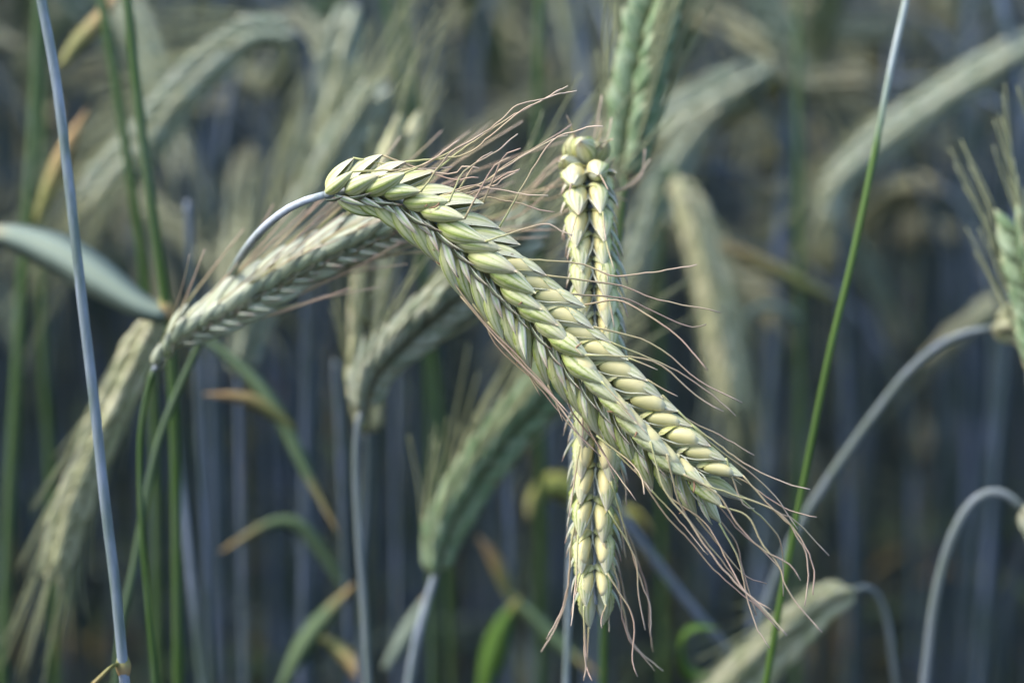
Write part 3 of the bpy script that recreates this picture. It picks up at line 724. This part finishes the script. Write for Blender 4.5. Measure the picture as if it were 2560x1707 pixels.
build_stalk('blurred stalk with short crossed green leaves near its foot',
    [(840, 900, .82), (850, 1100, .821), (858, 1300, .823), (868, 1500, .826), (876, 1707, .829)], 0.0012, 'blue',
    leaves=[([(700, 1720, .825), (750, 1620, .822), (810, 1540, .82), (890, 1455, .818)], 0.007, 'leaf', 0.4), ([(800, 1590, .826), (850, 1620, .822), (900, 1680, .818), (930, 1760, .815)], 0.006, 'dry', 0.3),
            ([(868, 1480, .826), (760, 1330, .822), (690, 1310, .82), (620, 1340, .818), (550, 1380, .816)], 0.0055, 'leaf', 0.5), ([(960, 1670, .822), (1020, 1570, .82), (1080, 1470, .818)], 0.006, 'blueleaf', 0.4)])
build_stalk('blurred stalk with bright green leaf blades fanning beneath the green leaning ear',
    [(1265, 1000, .86), (1270, 1200, .862), (1275, 1400, .864), (1278, 1707, .868)], 0.0014, 'blue',
    leaves=[([(1200, 1740, .86), (1225, 1640, .858), (1255, 1560, .856), (1300, 1490, .855)], 0.009, 'fresh', 0.4), ([(1276, 1480, .864), (1340, 1540, .86), (1420, 1620, .856), (1500, 1690, .852)], 0.006, 'leaf', 0.5),
            ([(1275, 1500, .864), (1235, 1400, .86), (1195, 1340, .857)], 0.0055, 'dry', 0.4)])
build_stalk('blurred stalk bearing pale yellow leaf tips beside the hanging ear',
    [(1480, 1050, .90), (1484, 1300, .902), (1488, 1500, .905), (1490, 1707, .908)], 0.0013, 'blue',
    leaves=[([(1484, 1290, .902), (1430, 1225, .895), (1380, 1215, .89), (1335, 1250, .885), (1320, 1300, .88)], 0.0095, 'lime', -0.5), ([(1486, 1360, .902), (1540, 1310, .896), (1590, 1290, .89), (1630, 1330, .885)], 0.0095, 'lime', -0.5)])

# ------------------------------------------------------------------ the field behind
def plant_variant(k):
    """one whole plant rooted at the origin: (stem, ear-layout, awns, leaves) in local metres"""
    r = np.random.default_rng(100 + k)
    H = r.uniform(1.17, 1.36)
    nod = [20, 50, 100, 140, 155, 35, 125, 60][k % 8] + r.normal(0, 8)
    az = r.uniform(0, 2 * math.pi); hv = np.array([math.cos(az), math.sin(az), 0])
    lean = r.normal(0, 0.035)
    pts = [np.array([0, 0, 0.0])]; d = unit(np.array([0, 0, 1.0]) + hv * lean)
    nstem = 14; step = (H - 0.10) / nstem
    for i in range(nstem): pts.append(pts[-1] + d * step); d = unit(d + r.normal(0, 0.012, 3))
    an = math.radians(nod); m = 7
    for i in range(m):                                     # the neck bends over
        a = an * (i + 1) / (m + 3)
        d2 = unit(d * math.cos(a) + hv * math.sin(a)); pts.append(pts[-1] + d2 * 0.018)
    stem = np.array(pts)
    e = [pts[-1]]; a0 = an * m / (m + 3)
    Lr = r.uniform(0.09, 0.12)
    for i in range(12):
        a = a0 + (an - a0) * (i + 1) / 12
        e.append(e[-1] + (d * math.cos(a) + hv * math.sin(a)) * Lr / 12)
    earp = np.array(e)
    leaves = []
    for z, ln in ((r.uniform(0.42, 0.6), 0.22), (r.uniform(0.66, 0.8), 0.20), (r.uniform(0.84, 0.96), 0.16)):
        b = r.uniform(0, 2 * math.pi); h2 = np.array([math.cos(b), math.sin(b), 0])
        i = int(z / step); p = stem[min(i, nstem)]; q = [p]; up = r.uniform(0.5, 1.3); dr = r.uniform(0.16, 0.34)
        dd = unit(h2 + np.array([0, 0, up]))
        for j in range(8): q.append(q[-1] + dd * ln / 8); dd = unit(dd + np.array([0, 0, -dr]))
        leaves.append((np.array(q), np.cross(h2, [0, 0, 1.0]), r.uniform(0.006, 0.009), r.normal(0, 0.5)))
    return stem, earp, leaves, r
EM = ['ear', 'greenear', 'ear', 'yellowear', 'ear', 'greenear', 'yellowear', 'ear', 'ear', 'greenear', 'ear', 'yellowear']
VAR = []
for k in range(12):
    stem, earp, leaves, r = plant_variant(k)
    n = len(stem)
    sm = tube(stem, np.interp(np.arange(n), [0, n * 0.6, n], [0.0022, 0.0017, 0.0011]), 7)
    fl = ear_layout(spline(earp, 40), (r.uniform(20, 90),) * 3, 17, 0.0125, 1, spread=(0.34, 0.25), to_cam=False, seed=k)
    parts = []
    for q, f in enumerate(fl):
        v, fc, u = spindle_shape(0, 5, 5)
        Mx = np.stack([f['K'], f['N'], f['D']], 1) * f['L']
        parts.append((v @ Mx.T + f['p'], fc if np.linalg.det(Mx) > 0 else [x[::-1] for x in fc], np.stack([u[:, 0], np.full(len(u), f['t'])], 1)))
    em = merge(parts)
    aw = merge([tube(loose_awn(f, r.uniform(0.02, 0.04), r, n=5), np.linspace(0.00022, 0.0001, 5), 3) for f in fl if r.random() < 0.55])
    lv = [blade(P, W, sd, twist=tw) for P, sd, W, tw in leaves]
    lm = [('leaf', 'blueleaf', 'dry')[0 if r.random() < 0.5 else (1 if r.random() < 0.7 else 2)] for _ in lv]
    # light version for the mass
    nn = 15; pe = spline(earp, nn); tz = np.linspace(0, 1, nn)
    re = 0.0058 * np.sin(math.pi * np.clip(tz * 0.92 + 0.06, 0, 1)) ** 0.5 * (1 + 0.16 * np.cos(np.arange(nn) * math.pi))
    lo_ear = tube(pe, re, 6)
    lo_stem = tube(stem[::2] if n % 2 else np.vstack([stem[::2], stem[-1]]), np.interp(np.arange(len(stem[::2]) + (0 if n % 2 else 1)), [0, 8, 12], [0.0022, 0.0017, 0.0011]), 4, cap=False)
    lo_aw = merge([tube(loose_awn(f, r.uniform(0.02, 0.04), r, n=3), np.linspace(0.0003, 0.00015, 3), 3, cap=False) for f in fl[::6]])
    VAR.append(dict(mid=earp[6], stem=make_mesh('far_stem', sm, M['field_stem']), ear=make_mesh('far_ear', em, M['field_' + EM[k]]), awns=make_mesh('far_awns', aw, M['softawn']),
                    leaves=[make_mesh('far_leaf', b, M[m_]) for b, m_ in zip(lv, lm)], lo=[(lo_stem, 0), (lo_ear, {'ear': 1, 'greenear': 2, 'yellowear': 3}[EM[k]]), (lo_aw, 4)] + [(b, 5 if m_ == 'leaf' else (6 if m_ == 'blueleaf' else 7)) for b, m_ in zip(lv, lm)]))
KIND = {'ear': 'pale', 'greenear': 'green', 'yellowear': 'straw-yellow'}

spots = []
for _ in range(21000):
    yy = math.sqrt(rng.uniform(0.80 ** 2, 5.2 ** 2)) if rng.random() < 0.66 else rng.uniform(0.80, 2.0)
    hw = 0.40 + 0.42 * yy
    xx = rng.uniform(-hw, hw)
    spots.append((xx, yy, rng.uniform(0, 2 * math.pi), rng.uniform(0.93, 1.06), int(rng.integers(12))))
for _ in range(5200):                                       # the crop goes on beside and behind the photographer
    xx, yy = rng.uniform(-1.9, 1.9), rng.uniform(-2.0, 2.6)
    if (abs(xx) < 0.62 and yy > -0.75 and yy < 0.95) or abs(xx) < 0.40 + 0.42 * yy: continue
    spots.append((xx, yy, rng.uniform(0, 2 * math.pi), rng.uniform(0.93, 1.06), int(rng.integers(12))))
# thin to a minimum spacing
cell = {}; kept = []
for s_ in spots:
    dmin = 0.021 + 0.005 * s_[1]
    c = (int(s_[0] / 0.06), int(s_[1] / 0.06)); ok = True
    for a in (-1, 0, 1):
        for b in (-1, 0, 1):
            for o_ in cell.get((c[0] + a, c[1] + b), ()):
                if (o_[0] - s_[0]) ** 2 + (o_[1] - s_[1]) ** 2 < dmin * dmin: ok = False
    if ok and (s_[1] > 0.96 or abs(s_[0]) > 0.62 or s_[1] < -0.7):
        cell.setdefault(c, []).append(s_); kept.append(s_)
def low_ear(s_):
    x, yy, a, sc, k = s_
    if not 0.5 < yy < 1.7: return False
    m_ = VAR[k]['mid'] * sc; ca, sa = math.cos(a), math.sin(a)
    q = to_px(np.array([m_[0] * ca - m_[1] * sa + x, m_[0] * sa + m_[1] * ca + yy, m_[2]]))
    return (q[1] > 640 and -100 < q[0] < 2660) or q[2] < 0.90
kept = [s_ for s_ in kept if not low_ear(s_)]
inview = sorted([s_ for s_ in kept if s_[1] > 0 and abs(s_[0]) < 0.215 * s_[1] + 0.02], key=lambda s_: s_[1])
near, far = inview[:290], inview[290:] + [s_ for s_ in kept if not (s_[1] > 0 and abs(s_[0]) < 0.215 * s_[1] + 0.02)]
for x, yy, a, sc, k in near:
    v = VAR[k]
    root = bpy.data.objects.new('field_rye', None); COL.objects.link(root)
    root.location = (x, yy, -0.012); root.rotation_euler = (0, 0, a); root.scale = (sc, sc, sc); root.empty_display_size = 0.02
    nodw = ['upright', 'leaning', 'nodding', 'drooping', 'drooping', 'leaning', 'nodding', 'upright'][k % 8]
    tag(root, f'out-of-focus blue-green rye plant with {nodw} {KIND[EM[k]]} ear in the crop behind', 'plant', f'rye plants in the crop behind, {nodw} {KIND[EM[k]]} ears')
    obj('stem', v['stem'], root)
    e = obj('ear', v['ear'], root); e['kind'] = 'stuff'
    q = obj('awns', v['awns'], e); q['kind'] = 'stuff'
    for lf in v['leaves']: obj('leaf', lf, root)
# the rest of the crop, too dense to count
FM = [M['field_stem'], M['field_ear'], M['field_greenear'], M['field_yellowear'], M['softawn'], M['leaf'], M['blueleaf'], M['dry']]
PV, PF, PU, PM = [], [], [], []
LO, LX = [], []
for v in VAR:
    vv, ff, uu, mm, o_ = [], [], [], [], 0
    for (a, b, c), mi in v['lo']:
        b4 = [q for q in b if len(q) == 4]
        vv.append(a); uu.append(c); ff.append(np.array(b4) + o_); mm += [mi] * len(b4); o_ += len(a)
    LO.append((np.vstack(vv), np.vstack(ff), np.vstack(uu), np.array(mm)))
    vv, ff, uu, mm, o_ = [], [], [], [], 0
    for (a, b, c), mi in [v['lo'][0], v['lo'][1], v['lo'][4]]:
        b4 = [q for q in b if len(q) == 4]
        vv.append(a); uu.append(c); ff.append(np.array(b4) + o_); mm += [mi] * len(b4); o_ += len(a)
    LX.append((np.vstack(vv), np.vstack(ff), np.vstack(uu), np.array(mm)))
off = 0
for x, yy, a, sc, k in far:
    v, f, u, m_ = LO[k] if yy > 0 and abs(x) < 0.26 * yy + 0.15 else LX[k]
    ca, sa = math.cos(a) * sc, math.sin(a) * sc
    w_ = np.stack([v[:, 0] * ca - v[:, 1] * sa + x, v[:, 0] * sa + v[:, 1] * ca + yy, v[:, 2] * sc - 0.012], 1)
    PV.append(w_); PF.append(f + off); PU.append(u); PM.append(m_); off += len(v)
PV, PF, PU, PM = np.vstack(PV), np.vstack(PF), np.vstack(PU), np.concatenate(PM)
me = bpy.data.meshes.new('rye_crop')
me.vertices.add(len(PV)); me.vertices.foreach_set('co', PV.astype(np.float32).ravel())
me.loops.add(PF.size); me.loops.foreach_set('vertex_index', PF.astype(np.int32).ravel())
me.polygons.add(len(PF)); me.polygons.foreach_set('loop_start', (np.arange(len(PF)) * 4).astype(np.int32))
me.polygons.foreach_set('material_index', PM.astype(np.int32)); me.polygons.foreach_set('use_smooth', np.ones(len(PF), dtype=bool))
ul = me.uv_layers.new(name='uv'); ul.data.foreach_set('uv', PU[PF.ravel()].astype(np.float32).ravel())
for m_ in FM: me.materials.append(m_)
me.update(calc_edges=True); me.validate()
crop = obj('rye_crop', me)
tag(crop, 'dense blurred mass of rye stalks filling the far field', 'crop', kind='stuff')
print('kept', len(kept), 'near', len(near), 'far', len(far), 'crop quads', len(PF))
